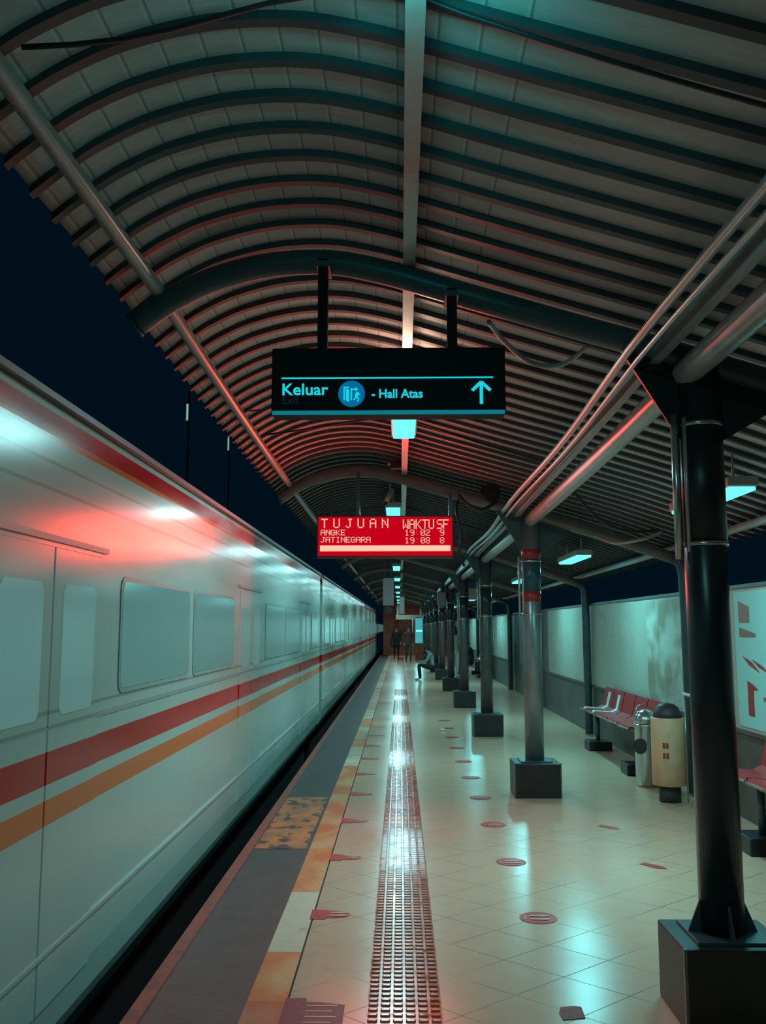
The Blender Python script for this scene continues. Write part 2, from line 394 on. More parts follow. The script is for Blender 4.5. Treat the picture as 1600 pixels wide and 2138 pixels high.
# ------------------------------------------------------------------ the train
def railcar(y0, L, label):
    XS = -1.42; Wd = 2.75; r = empty('train_car', (XS-Wd/2, y0+L/2, -1.0), label, 'train', 'cars of the pale red and orange striped train')
    inv = Matrix.Translation((-(XS-Wd/2), -(y0+L/2), 1.0))
    def fin(mb, name, m, par=r):
        o = mb.build(name, m, par)
        if par is r: o.matrix_parent_inverse = inv
        return o
    # body: closed cross-section extruded along Y
    xc = XS-Wd/2
    half = [(Wd/2-.06, -.12), (Wd/2-.015, -.03), (Wd/2, .12), (Wd/2, .6), (Wd/2, 1.2), (Wd/2, 1.9), (Wd/2, 2.38), (Wd/2-.004, 2.50), (Wd/2-.025, 2.545)]
    poly = [(xc+a, z) for a, z in half]+[(xc-a, z) for a, z in reversed(half)]
    fin(MB().prism(poly, 1, y0+.05, y0+L-.05), 'body_shell', M['train'])
    roof = [(Wd/2-.02, 2.54), (Wd/2-.03, 2.58), (Wd/2-.12, 2.63), (Wd/2-.4, 2.71), (Wd/2-.9, 2.77)]
    poly = [(xc+a, z) for a, z in roof]+[(xc-a, z) for a, z in reversed(roof)]
    fin(MB().prism(poly, 1, y0+.06, y0+L-.06), 'roof', M['gut'])
    fin(MB().box(XS-.01, XS+.022, y0+.1, y0+L-.1, 2.520, 2.548), 'gutter', M['gut'])
    fin(MB().box(XS-.004, XS+.007, y0+.08, y0+L-.08, 1.188, 1.200), 'belt_rail', M['train'])
    fin(MB().box(XS-.004, XS+.010, y0+.08, y0+L-.08, .30, .322), 'sill_rail', M['train'])
    fin(MB().box(xc-1.15, xc+1.15, y0+.3, y0+L-.3, -.75, -.12), 'underframe', M['underframe'])
    for yy in (y0+3, y0+L-3):
        w = MB()
        for dy in (-1, 1):
            for dx in (-.72, .72): w.tube([(xc+dx-.06, yy+dy, -.62), (xc+dx+.06, yy+dy, -.62)], .37, 20)
        w.box(xc-.95, xc+.95, yy-1.4, yy+1.4, -.72, -.50)
        fin(w, 'bogie', M['underframe'])
    fin(MB().box(xc-.7, xc+.7, y0+L*.35, y0+L*.65, 2.75, 3.0, bev=.05), 'air_conditioner', M['gut'])
    # doors: four double doorways
    dc = [y0+L*(.125+.25*k) for k in range(4)]
    for c in dc:
        for s_ in (-1, 1):
            ya, yb = sorted((c, c+s_*.62))
            d = fin(MB().box(XS-.012, XS+.006, ya+.006, yb-.006, .10, 1.93, bev=.004), 'door', M['door_paint'])
            g = fin(rr_panel(XS+.003, XS+.009, (ya+yb)/2, .20, 1.24, 1.78, .05), 'door_window', M['glass_door'], d)
        fin(MB().box(XS-.002, XS+.011, c-.68, c+.68, 1.95, 1.975), 'door_track', M['rubber'])
    # windows between the doors
    for k in range(5):
        lo = y0+.5 if k == 0 else dc[k-1]+.85
        hi = y0+L-.5 if k == 4 else dc[k]-.85
        nwin = 1 if k in (0, 4) else 2
        wd = (hi-lo)/nwin
        for j in range(nwin):
            cy_ = lo+wd*(j+.5)
            f = fin(rr_panel(XS-.004, XS+.006, cy_, wd/2-.06, 1.27, 1.86, .07), 'window', M['rubber'])
            fin(rr_panel(XS+.001, XS+.009, cy_, wd/2-.085, 1.295, 1.835, .055), 'pane', M['glass_train'], f)
    return r
def rr_panel(x0, x1, yc, hw, z0, z1, r):
    pts = []
    for (cy, cz, a0) in ((yc+hw-r, z1-r, 0), (yc-hw+r, z1-r, 90), (yc-hw+r, z0+r, 180), (yc+hw-r, z0+r, 270)):
        for k in range(5):
            a = math.radians(a0+k*22.5); pts.append((cy+r*math.cos(a), cz+r*math.sin(a)))
    return MB().prism(pts, 0, x0, x1)
railcar(-3.8, 20, 'nearest train car, pale body with red and orange stripes filling the left of the view')
railcar(16.6, 20, 'second train car, its striped side starting just past the hanging red display')
railcar(37.0, 20, 'third train car, small striped side near the end of the dark track gap')
railcar(57.4, 20, 'fourth train car, a sliver of pale side beyond the third car')
railcar(77.8, 20, 'farthest train car, hardly more than a speck where the track vanishes')
for x, lab in ((-2.05, 'steel rail under the train on the side of the platform'), (-3.5, 'steel rail under the train on the far side')):
    tag(MB().box(x-.035, x+.035, -5, 80, -1.05, -1.02).box(x-.03, x+.03, -5, 80, -1.03, -1.0).build('rail', M['rail']), lab, 'rail', 'rails under the train')

# ------------------------------------------------------------------ canopy frame
def arch(i, y):
    pts = []
    P = PROF
    pts = [(x0, y, zc(z0, y)) for x0, z0 in P]
    
    r = empty('canopy_arch', (0, y, zc(3.16, y)), (ORD[i]+' bent steel pipe arch carrying the canopy roof, counted from the camera'), 'arch', 'pipe arches across the canopy')
    # root carries its parts in world placement
    inv = Matrix.Translation(r.location).inverted()
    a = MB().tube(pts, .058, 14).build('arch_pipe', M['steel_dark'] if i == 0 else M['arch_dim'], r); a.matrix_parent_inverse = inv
    if i: MB().tube([(2.72, 0, zc(2.30, y)-zc(3.16, y)), (2.78, 0, zc(2.26, y)-zc(3.16, y)), (2.81, 0, zc(2.16, y)-zc(3.16, y)), (2.82, 0, 1.7-zc(3.16, y)), (2.82, 0, .02-zc(3.16, y))], .058, 14).build('arch_leg', M['steel_dark'], r)
    c = MB().tube(pts[:1]+[(pts[0][0]-.012, y, pts[0][2]-.009)], [.062, .062], 14).build('end_cap', M['steel_dark'], r); c.matrix_parent_inverse = inv
    return r
for i, y in enumerate(COLY): arch(i, y)
def long_tube(name, x, z, r, m, label, cat, y0=-1.5, y1=50, n=12, wob=None):
    ys = [y0]+[y for y in [1, 2, 3, 4.05, 5, 6, 7, 8, 9.07, 10.5, 12, 14, 17, 20, 25, 30, 40] if y0 < y < y1]+[y1]
    return tag(MB().tube([(x, y, zc(z, y)) for y in ys], r, n).build(name, m), label, cat)
def long_box(name, x, z, hw, hh, m, label, cat, y0=-1.5, y1=50):
    ys = [y0]+[y for y in [4.05, 5, 6, 7, 8, 9.07, 10.5, 12, 14, 17, 20, 25, 30, 40] if y0 < y < y1]+[y1]
    vv = []
    for y in ys: zz = zc(z, y); vv += [(x-hw, y, zz-hh), (x+hw, y, zz-hh), (x+hw, y, zz+hh), (x-hw, y, zz+hh)]
    ff = [(0, 1, 2, 3), tuple(range(len(vv)-4, len(vv)))]
    for j in range(len(ys)-1):
        for k in range(4): a = j*4+k; bb = j*4+(k+1) % 4; ff.append((a, bb, bb+4, a+4))
    return tag(MB().add(vv, ff).build(name, m), label, cat)
long_box('ridge_beam', .045, 3.215, .028, .045, M['pipe_pale'], 'pale square ridge beam running down the middle of the canopy', 'beam')
long_tube('purlin_pipe', -1.115, 3.07, .033, M['pipe_pale'], 'pale pipe running under the canopy along its left edge by the train', 'pipe')
long_tube('tie_pipe', 1.30, 2.69, .062, M['pipe_pale'], 'thick round tie pipe joining the column tops on the right', 'pipe')
long_box('channel_beam', 1.16, 2.775, .022, .045, M['steel_grey'], 'flat channel beam beside the thick tie pipe under the roof', 'beam')
long_tube('eave_pipe', 2.72, 2.40, .035, M['steel_grey'], 'slim pipe along the low right eave above the white hoarding', 'pipe')
def conduit(x, z, r, label, ph):
    pts = []
    y = -1.
    while y < 14:
        pts.append((x+.018*math.sin(y*1.28+ph), y, zc(z+.012*math.sin(y*1.1+ph), y))); y += .55
    return tag(MB().tube(pts, r, 8).build('conduit_pipe', M['galv']), label, 'conduit', 'conduits beside the channel beam')
conduit(1.045, 2.785, .021, 'upper of two thin wavy conduits beside the channel beam', 0)
conduit(1.075, 2.735, .013, 'lower and thinner of two wavy conduits beside the channel beam', .1)
# thin transverse tie cables, one per bay
for i, y in enumerate([2.35, 7.1, 11.9, 16.7, 21.6]):
    z0 = zc(prof_z(-1.06)+.10, y); z1 = zc(3.27, y); z2 = zc(prof_z(1.15)+.10, y)
    pts = [(-1.06+(1.10)*t, y+.04*math.sin(t*6), z0+(z1-z0)*t+.02*math.sin(t*3.14)) for t in [k/8 for k in range(9)]]
    pts += [(.04+1.1*t, y, z1+(z2-z1)*t-.012*math.sin(t*3.14)) for t in [k/8 for k in range(1, 9)]]
    tag(MB().tube(pts, .008, 6).build('tie_cable', M['cable']), 'thin black cable strung across the roof ribs, '+ORD[i]+' from the camera', 'cable', 'cables strung across under the roof')

# ------------------------------------------------------------------ columns
def column(i, y):
    w = .22
    x0 = 1.30 if i else 1.355
    lab = {0: 'big dark column with a black upper sleeve filling the right of the view',
           1: 'grey metal column with red and teal bands, second from the camera'}.get(i, ORD[i]+' dark canopy column from the camera, standing on its block')
    r = empty('canopy_column', (x0, y, 0), lab, 'column', 'columns on square blocks down the platform')
    top = zc(prof_z(x0), y)
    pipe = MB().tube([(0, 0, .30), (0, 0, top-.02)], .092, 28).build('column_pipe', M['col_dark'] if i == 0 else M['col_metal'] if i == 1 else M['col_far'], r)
    hb = .32
    ped = MB().box(-w, w, -w*.9, w*.9, 0, hb, bev=.008).build('pedestal', M['pedestal'], r)
    if i < 3:
        for sx in (-1, 1):
            MB().box(sx*w-.008 if sx > 0 else -w-.004, sx*w+.004 if sx > 0 else -w+.008, -w*.9-.005, -w*.9+.012, .01, hb+.003).build('corner_trim', M['trim_metal'], ped)
    # base plate and fins
    MB().box(-.15, .15, -.15, .15, hb, hb+.012).build('base_plate', M['steel_dark'], r)
    for ang in (0, 90, 180, 270) if i == 0 else ():
        a = math.radians(ang); f = MB().prism([(.085, 0), (.145, 0), (.09, .13)], 1, -.005, .005).build('base_fin', M['steel_dark'], r)
        f.location = (0, 0, hb+.012); f.rotation_euler[2] = a
    # haunch plates under the arch
    for sx in (-1, 1):
        xo = -.36 if sx < 0 else .42
        za = zc(prof_z(x0+xo), y)-.03; zb = zc(prof_z(x0), y)-.02
        pl = [(0, zb), (xo, za), (xo*.96, za-.03), (sx*.088, 2.48+(top-2.86)), (0, 2.48+(top-2.86))]
        MB().prism(pl, 1, -.008, .008).build('haunch_plate', M['col_dark'] if i == 0 else M['steel_dark'], r)
    dz = top-2.86
    if i == 0:
        MB().tube([(0, 0, 1.97), (0, 0, 2.50)], .0955, 28).build('sleeve', M['black'], r)
        zs = (1.965, 2.50)
    elif i == 1:
        MB().tube([(0, 0, 2.27), (0, 0, 2.37)], .0945, 28).build('paint_band', M['col_red'], r)['label'] = 'red band'
        MB().tube([(0, 0, 1.955), (0, 0, 2.27)], .0945, 28).build('paint_band', M['col_teal'], r)['label'] = 'dark teal band'
        MB().tube([(0, 0, 1.855), (0, 0, 1.955)], .0945, 28).build('paint_band', M['col_red'], r)['label'] = 'red band'
        zs = (1.73, 2.25)
    else:
        MB().tube([(0, 0, 1.80), (0, 0, 2.20)], .0945, 24).build('sleeve', M['col_dark'], r)
        zs = (1.77, 2.23)
    for z in zs:
        MB().tube([(0, 0, z-.009), (0, 0, z+.009)], .0985, 28).build('strap', M['strap'], r)
    if i < 4:
        za, zb = ((1.90, 2.55) if i == 0 else (1.71, 2.30))
        MB().tube([(-.118, -.01, za), (-.118, -.01, zb)], .019 if i == 0 else .012, 12).build('conduit', M['galv'] if i else M['chrome'], r)
        MB().tube([(-.085, -.045, za+.03), (-.085, -.045, zb-.02)], .010, 8).build('conduit', M['galv'], r)
    return r
for i, y in enumerate(COLY): column(i, y)

# ------------------------------------------------------------------ lamps
def lamp_master():
    r = empty('tube_lamp', (0, 0, 0), 'x', 'lamp')
    MB().box(-.095, .095, -.62, .62, .012, .075, bev=.012).build('housing', M['lamp_house'], r)
    MB().box(-.082, .082, -.60, .60, -.012, .014, bev=.008).build('diffuser', M['lamp'], r)
    for dy in (-.45, .45): MB().tube([(0, dy, .07), (0, dy, .24)], .008, 8).build('hanger', M['galv'], r)
    return r
master = lamp_master(); first = True; todo = []
def lamp(x, y, z, label, group, on=1.0, colr=LAMP_COL, up=None):
    global first
    o = master if first else copy_tree(master); first = False
    o.location = (x, y, z); tag(o, label, 'lamp', group)
    todo.append((o, on, colr, up))
mid = [1.3, 6.2, 11.1, 16.1, 21.0, 25.9, 30.8, 35.7, 40.6, 45.5, 50.4]
for i, y in enumerate(mid):
    lamp(0.03 if y < 8 else -.08, y, zc(3.03, y), 'bright hanging tube lamp above the middle of the platform, '+ORD[i]+' from the camera', 'tube lamps in the middle row', .42 if i == 0 else 1.0, LAMP_COL, ((2.4, (.02, .9, .9), (0, .66, .05), .12, (math.radians(125), 0, 0)), (2.6, (1., .62, .42), (0, -.66, .05), .12, (math.radians(-125), 0, 0)))[i] if i < 2 else None)
for i, y in enumerate([6.15, 11.0, 15.9, 26.3, 36.0]):
    lamp(2.1, y, zc(2.44, y), 'bright tube lamp under the low right slope of the roof, '+ORD[i]+' from the camera', 'tube lamps under the right slope', 1.0, (.20, .95, 1.0))

for o, on, colr, up in todo:        # every lamp's own light, plus any extra spill, added once all fixtures are copied
    area_light('tube_light', (0, 0, -.02), .15, 1.18, LAMP_W*on, colr, o)
    if up: area_light('added_spill', up[2], .12, up[3], up[0], up[1], o, up[4])  # extra tinted lights, added to brighten the ridge beam and ceiling

# ------------------------------------------------------------------ exit sign hanging from the first arch
YS = 3.90
r = empty('exit_sign', (-.05, YS+.06, 2.50), 'long black hanging exit sign with teal lettering and an up arrow', 'sign')
inv = Matrix.Translation(r.location).inverted()
def onto(o, r=r):
    o.matrix_parent_inverse = Matrix.Translation(r.location).inverted(); return o
SX0, SX1, SZ0, SZ1 = -.565, .465, 2.528, 2.828
def sx(px): return SX0+(px-567)/(1058-567)*(SX1-SX0)
def sz(py): return SZ1-(py-727)/(876-727)*(SZ1-SZ0)
onto(MB().box(SX0, SX1, YS, YS+.12, SZ0, SZ1, bev=.006).build('sign_box', M['sign_black'], r))
onto(MB().box(SX0+.005, SX1-.005, YS-.004, YS+.012, SZ0+.0, SZ0+.015).build('lit_edge', M['teal_edge'], r))
onto(MB().box(sx(588), sx(1032), YS-.003, YS+.001, sz(797), sz(794)).build('rule', M['teal_txt'], r))
onto(text_obj('lettering', 'Keluar', .073, (sx(588), YS-.002, sz(833)), M['teal_txt'], r, .0012, sx=1.05))['label'] = 'word Keluar'
onto(text_obj('lettering', 'Exit', .048, (sx(589), YS-.002, sz(853)), M['teal_dim'], r, sx=1.0))['label'] = 'dim word Exit'
onto(text_obj('lettering', '- Hall Atas', .0545, (sx(777), YS-.002, sz(840)), M['teal_txt'], r, .0012, sx=.97))['label'] = 'words Hall Atas'
cx_, cz_ = sx(735.5), sz(831)
d = onto(MB().tube([(cx_, YS-.001, cz_), (cx_, YS-.003, cz_)], .059, 36).build('pictogram_disc', M['blue_disc'], r))
pg = MB(); u = .0021
def bx(x0, x1, z0, z1): pg.box(cx_+x0*u, cx_+x1*u, YS-.005, YS-.0035, cz_+z0*u, cz_+z1*u)
bx(-17, -5, 12, 15); bx(-17, -14, -14, 15); pg.prism([(cx_-12*u, cz_+12*u), (cx_-5*u, cz_+8*u), (cx_-5*u, cz_-18*u), (cx_-12*u, cz_-14*u)], 1, YS-.005, YS-.0035)
bx(-2, 1, -14, 12); bx(-2, 9, 8, 11); pg.prism([(cx_+8*u, cz_+14*u), (cx_+14*u, cz_+9.5*u), (cx_+8*u, cz_+5*u)], 1, YS-.005, YS-.0035)
pg.tube([(cx_+13*u, YS-.004, cz_+3*u), (cx_+10*u, YS-.004, cz_-6*u)], .007, 8)
pg.tube([(cx_+10*u, YS-.004, cz_-6*u), (cx_+15*u, YS-.004, cz_-10*u), (cx_+13*u, YS-.004, cz_-17*u)], .0035, 8)
pg.tube([(cx_+10*u, YS-.004, cz_-6*u), (cx_+7*u, YS-.004, cz_-11*u), (cx_+4*u, YS-.004, cz_-13*u)], .0035, 8)
pg.tube([(cx_+13*u, YS-.004, cz_+1*u), (cx_+18*u, YS-.004, cz_-3*u)], .003, 8)
o = pg.build('pictogram', M['teal_txt'], d)
a = MB(); ax, at, ab = sx(1007), sz(806), sz(855)
a.tube([(ax, YS-.003, at-.006), (ax, YS-.003, ab)], .0075, 8).tube([(ax, YS-.003, at), (ax-.040, YS-.003, at-.038)], .0075, 8).tube([(ax, YS-.003, at), (ax+.040, YS-.003, at-.038)], .0075, 8)
onto(a.build('arrow', M['teal_txt'], r))
for xx in (-.345, .235):
    onto(MB().box(xx-.022, xx+.022, YS+.03, YS+.08, SZ1-.01, zc(prof_z(xx), 4.05)-.03).build('hanger_post', M['sign_black'], r))
    onto(MB().box(xx-.03, xx+.03, YS+.02, 4.08, zc(prof_z(xx), 4.05)-.07, zc(prof_z(xx), 4.05)-.045).build('clamp', M['steel_dark'], r))

# ------------------------------------------------------------------ red departure display
GL = {'T': '1f04040404040404', 'U': '11111111111111', 'A': 0}
FONT = {
 'T': ['11111', '00100', '00100', '00100', '00100', '00100', '00100'], 'U': ['10001']*6+['01110'], 'J': ['00111', '00010', '00010', '00010', '00010', '10010', '01100'],
 'A': ['01110', '10001', '10001', '11111', '10001', '10001', '10001'], 'N': ['10001', '11001', '10101', '10101', '10011', '10001', '10001'],
 'W': ['10001', '10001', '10001', '10101', '10101', '11011', '10001'], 'K': ['10001', '10010', '10100', '11000', '10100', '10010', '10001'],
 'S': ['01111', '10000', '10000', '01110', '00001', '00001', '11110'], 'F': ['11111', '10000', '10000', '11110', '10000', '10000', '10000'],
 'G': ['01110', '10001', '10000', '10111', '10001', '10001', '01110'], 'E': ['11111', '10000', '10000', '11110', '10000', '10000', '11111'],
 'I': ['01110', '00100', '00100', '00100', '00100', '00100', '01110'], 'R': ['11110', '10001', '10001', '11110', '10100', '10010', '10001'],
 '1': ['00100', '01100', '00100', '00100', '00100', '00100', '01110'], '9': ['01110', '10001', '10001', '01111', '00001', '00001', '01110'],
 '0': ['01110', '10001', '10011', '10101', '11001', '10001', '01110'], '2': ['01110', '10001', '00001', '00110', '01000', '10000', '11111'],
 '8': ['01110', '10001', '10001', '01110', '10001', '10001', '01110'], ':': ['00000', '00100', '00100', '00000', '00100', '00100', '00000']}
YL = 8.9; LX0, LX1, LZ0, LZ1 = -.805, .512, 2.298, 2.678
def lx(px): return LX0+(px-665)/280*(LX1-LX0)
def lz(py): return LZ1-(py-1080)/80*(LZ1-LZ0)
r2 = empty('departure_display', (-.15, YL+.08, LZ0), 'glowing red train departure display hanging from the second arch', 'display')
def onl(o): return onto(o, r2)
onl(MB().box(LX0-.015, LX1+.015, YL, YL+.14, LZ0-.02, LZ1+.015, bev=.008).build('display_case', M['led_case'], r2))
face = onl(MB().box(LX0, LX1, YL-.004, YL+.002, LZ0, LZ1).build('led_panel', M['led_bg'], r2))
def led_line(txt, px0, pitch, w, y0, y1, m, lab):
    k = MB(); dw = w/5; dh = (y1-y0)/7
    for ci, ch in enumerate(txt):
        if ch == ' ': continue
        for ri, row in enumerate(FONT[ch]):
            for bi, bit in enumerate(row):
                if bit == '1':
                    a = px0+ci*pitch+bi*dw; c = y0+ri*dh
                    k.box(lx(a+dw*.06), lx(a+dw*.94), YL-.007, YL-.003, lz(c+dh*.94), lz(c+dh*.06))
    o = onl(k.build('led_text', m, r2)); o['label'] = lab
led_line('TUJUAN', 671, 25.4, 14, 1083, 1103, M['led_txt'], 'heading TUJUAN')
led_line('WAKTU', 842, 13.4, 12, 1085, 1105, M['led_txt'], 'heading WAKTU')
led_line('SF', 913, 13.0, 12, 1085, 1105, M['led_txt'], 'heading SF')
led_line('ANGKE', 670, 10.6, 9.4, 1106, 1118, M['led_txt'], 'row ANGKE')
led_line('19', 846, 10.8, 9.4, 1106, 1119, M['led_txt'], 'time digits 19'); led_line(':', 867, 9, 9, 1106, 1119, M['led_red'], 'colon'); led_line('02', 879, 10.4, 9.4, 1106, 1119, M['led_txt'], 'time digits 02'); led_line('9', 919, 10, 9.4, 1106, 1119, M['led_txt'], 'track digit')
led_line('JATINEGARA', 670, 10.6, 9.4, 1121, 1133, M['led_txt'], 'row JATINEGARA')
led_line('19', 846, 10.8, 9.4, 1122, 1135, M['led_txt'], 'time digits 19'); led_line(':', 867, 9, 9, 1122, 1135, M['led_red'], 'colon'); led_line('08', 879, 10.4, 9.4, 1122, 1135, M['led_txt'], 'time digits 08'); led_line('8', 919, 10, 9.4, 1122, 1135, M['led_txt'], 'track digit')
onl(MB().box(lx(669), lx(941), YL-.007, YL-.003, lz(1151), lz(1139)).build('led_ticker_bar', M['led_txt'], r2))['label'] = 'solid pale lit bar'
for xx in (-.415, .50):
    onl(MB().box(xx-.018, xx+.018, YL+.05, YL+.09, LZ1, zc(prof_z(xx), 9.07)-.02).build('hanger_rod', M['steel_dark'], r2))
L = area_light('led_glow', (-.15, YL-.02, 2.49), 1.28, .34, LED_W, LED_COL, None, (math.radians(-90), 0, 0)); L.parent = r2; L.matrix_parent_inverse = Matrix.Translation(r2.location).inverted()

# ------------------------------------------------------------------ tactile paving
b = MB(); b.box(-.145, .172, -1, 50, -.002, .004)
y = 2.9; row = 0
while y < 24:
    for k in range(6):
        xc = -.145+.0264+.0528*k
        w, l, h = .021, .0165, .0065
        b.add([(xc-w, y-l, .004), (xc+w, y-l, .004), (xc+w, y+l, .004), (xc-w, y+l, .004), (xc-w*.72, y-l*.6, .004+h), (xc+w*.72, y-l*.6, .004+h), (xc+w*.72, y+l*.6, .004+h), (xc-w*.72, y+l*.6, .004+h)],
              [(4, 5, 6, 7), (0, 1, 5, 4), (1, 2, 6, 5), (2, 3, 7, 6), (3, 0, 4, 7)])
    y += .0525
o = b.build('tactile_strip', M['tact'], recalc=False)
tag(o, 'rust orange studded tactile strip running down the white floor', 'paving')
tag(MB().box(-1.068, -.69, 6.87, 8.89, 0, .002).build('warning_patch', M['box']), 'worn orange painted warning patch on the dark platform edge strip', 'floor marking')

# ------------------------------------------------------------------ floor stickers
def disc(mb, cx, cy, rx, ry, z0, z1, mi=0, n=36):
    mb.prism([(cx+rx*math.cos(2*math.pi*k/n), cy+ry*math.sin(2*math.pi*k/n)) for k in range(n)], 2, z0, z1, mi)
def shoes(mb, cx, cy, sc, mi):
    for dx in (-.028, .028):
        pts = [(cx+sc*a, cy+sc*(dx+bq)) for a, bq in ((-.05, -.012), (-.01, -.016), (.03, -.018), (.055, -.012), (.06, 0), (.055, .012), (.03, .018), (-.01, .012), (-.05, .012))]
        mb.prism(pts, 2, .0035, .0045, mi)
def round_sticker(x, y, label, group):
    r = empty('floor_sticker', (x, y, .001), label, 'sticker', group)
    b = MB(); disc(b, 0, 0, .103, .103, 0, .002); b.build('sticker_disc', M['sticker'], r)
    c = MB(); shoes(c, .005, 0, 1.0, 0); c.prism([(-.075, -.03), (-.066, -.03), (-.066, .03), (-.075, .03)], 2, .0025, .0035); c.build('printed_footprints', M['sticker_pale'], r)
    return r
def key_sticker(x, y, label, group):
    r = empty('queue_sticker', (x, y, .001), label, 'sticker', group)
    b = MB(); n = 18
    pts = [(.03+.085*math.cos(a), .062*math.sin(a)) for a in [-1.5+3.0*k/n for k in range(n+1)]]
    poly = [(-.105, -.085), (-.02, -.085), (-.015, -.062), (.03, -.062)]+pts+[(.03, .062), (-.015, .062), (-.02, .085), (-.105, .085)]
    b.prism(poly, 2, 0, .002); b.build('sticker_shape', M['sticker'], r)
    c = MB(); shoes(c, .045, 0, .85, 0); c.build('printed_footprints', M['sticker_pale'], r)
    return r
m0 = round_sticker(.762, 5.307, 'red round footprint sticker on the white floor, nearest complete one right of the tactile strip', 'round red stickers right of the tactile strip')
for i, y in enumerate([6.52, 7.716, 8.9, 10.06, 11.25, 12.48, 13.68, 14.9, 16.1]):
    c = copy_tree(m0); c.location = (.757, y, .001); c['label'] = 'red round footprint sticker right of the tactile strip, '+ORD[i+1]+' from the camera'
m1 = key_sticker(-.40, 5.345, 'red keyhole shaped sticker by the orange strip, nearest complete one', 'keyhole shaped red stickers along the orange strip')
for i, y in enumerate([6.62, 7.84, 9.07, 10.29, 11.47, 12.69, 13.9, 15.1]):
    c = copy_tree(m1); c.location = (-.392+.004*i, y, .001); c['label'] = 'red keyhole shaped sticker by the orange strip, '+ORD[i+1]+' from the camera'
r = empty('waiting_sticker', (-.40, 4.02, .001), 'large dark red printed sticker overlapping the orange strip at the bottom edge', 'sticker')
MB().prism([(-.10, -.2), (.16, -.2), (.16, .09), (.05, .12), (-.01, .12), (-.01, .16), (-.10, .16)], 2, 0, .0022).build('sticker_sheet', M['worn'], r)
c = MB()
for k in range(4): c.prism([(-.0, .085-.055*k), (.13-.02*(k % 2), .085-.055*k), (.13-.02*(k % 2), .075-.055*k), (-.0, .075-.055*k)], 2, .0022, .003)
c.build('faded_print', M['sticker_pale'], r)
for x, y, lab in ((1.674, 7.643, 'small slanted red floor mark, farther of the two left of the big column'), (1.70, 6.439, 'small slanted red floor mark, nearer of the two left of the big column')):
    o = MB().prism([(-.055, .02), (-.03, .045), (.05, -.01), (.06, -.045), (.01, -.04)], 2, 0, .002).build('floor_mark', M['sticker']); o.scale = (1.3, 1.9, 1); o.location = (x, y, .001); tag(o, lab, 'sticker', 'slanted red marks')
o = MB().prism([(-.05, -.09), (.045, -.07), (.05, .04), (.02, .05), (-.04, .035), (-.055, -.02)], 2, 0, .002).build('floor_mark', M['worn']); o.location = (.715, 4.07, .001); tag(o, 'worn dark red sticker remnant at the bottom edge below the round stickers', 'sticker')
# litter
bm = bmesh.new(); bmesh.ops.create_icosphere(bm, subdivisions=2, radius=.05)
for v in bm.verts: v.co *= random.uniform(.6, 1.25); v.co.z = max(v.co.z*.6, -.02)
me = bpy.data.meshes.new('crumpled_bag'); bm.to_mesh(me); bm.free(); me.materials.append(M['paper'])
o = bpy.data.objects.new('crumpled_bag', me); COL.objects.link(o); o.location = (.66, 14.5, .022); tag(o, 'small crumpled clear plastic bag glinting on the floor', 'litter')

# ------------------------------------------------------------------ right side: posts, benches, bins, posters
def bench(y0, y1, label, tapes=(), x=2.40, group='red metal benches against the hoarding'):
    r = empty('platform_bench', (x, (y0+y1)/2, 0), label, 'bench', group)
    yc = (y0+y1)/2; n = max(2, int(round((y1-y0)/.52))); w = (y1-y0)/n
    for k in range(n):
        a = y0+w*k-yc+.015; bb = a+w-.03
        prof = [(-.12, .50), (-.10, .545), (0, .535), (.12, .525), (.19, .56), (.235, .74), (.25, .80), (.262, .80), (.25, .73), (.205, .545), (.13, .505), (0, .515), (-.09, .525)]
        s_ = MB().prism(prof, 1, a, bb).build('seat', M['bench_red'], r)
        MB().tube([(-.115, a, .51), (-.115, bb, .51)], .013, 8).build('edge_rail', M['trim_metal'], s_)
        if k in tapes:
            MB().prism([(-.118, .53), (-.098, .556), (0, .546), (.12, .536), (.185, .57), (.228, .745), (.240, .745), (.20, .562), (.13, .53), (0, .539), (-.09, .546)], 1, a+.16, a+.26).build('white_tape', M['bench_white'], s_)
    MB().box(-.02, .12, y0-yc, y1-yc, .46, .50).build('beam', M['steel_dark'], r)
    for yy in (y0+.35-yc, y1-.35-yc):
        MB().tube([(.05, yy, .10), (.05, yy, .47)], .028, 12).build('leg', M['steel_dark'], r)
        MB().box(-.10, .20, yy-.16, yy+.16, 0, .12, bev=.012).build('foot_block', M['black'], r)
    return r
bench(10.0, 12.7, 'dark red metal bench with white taped seats beyond the bins', (3, 4), x=2.56)
bench(4.6, 7.2, 'bright red metal bench seen at the right edge behind the big column', x=2.56)
bench(29.3, 32.3, 'small distant dark red bench where two people sit', x=2.56)
# round chrome bin
r = empty('chrome_bin', (2.52, 9.6, 0), 'tall stainless steel litter bin with a round dark badge, left of the cream bin', 'bin')
MB().lathe([(.10, 0), (.115, .01), (.115, .58), (.12, .60), (.12, .62)], 0, 0, 28).build('drum', M['chrome'], r)
MB().lathe([(.118, .62), (.112, .68), (.08, .74), (.02, .765), (.001, .767)], 0, 0, 28).build('domed_lid', M['chrome'], r)
MB().tube([(-.085, -.083, .40), (-.092, -.090, .40)], .075, 24).build('round_badge', M['bin_base'], r)
MB().tube([(-.10, -.02, .62), (-.13, -.02, .70), (-.08, -.02, .80), (0, -.02, .82)], .007, 8).build('handle', M['chrome'], r)
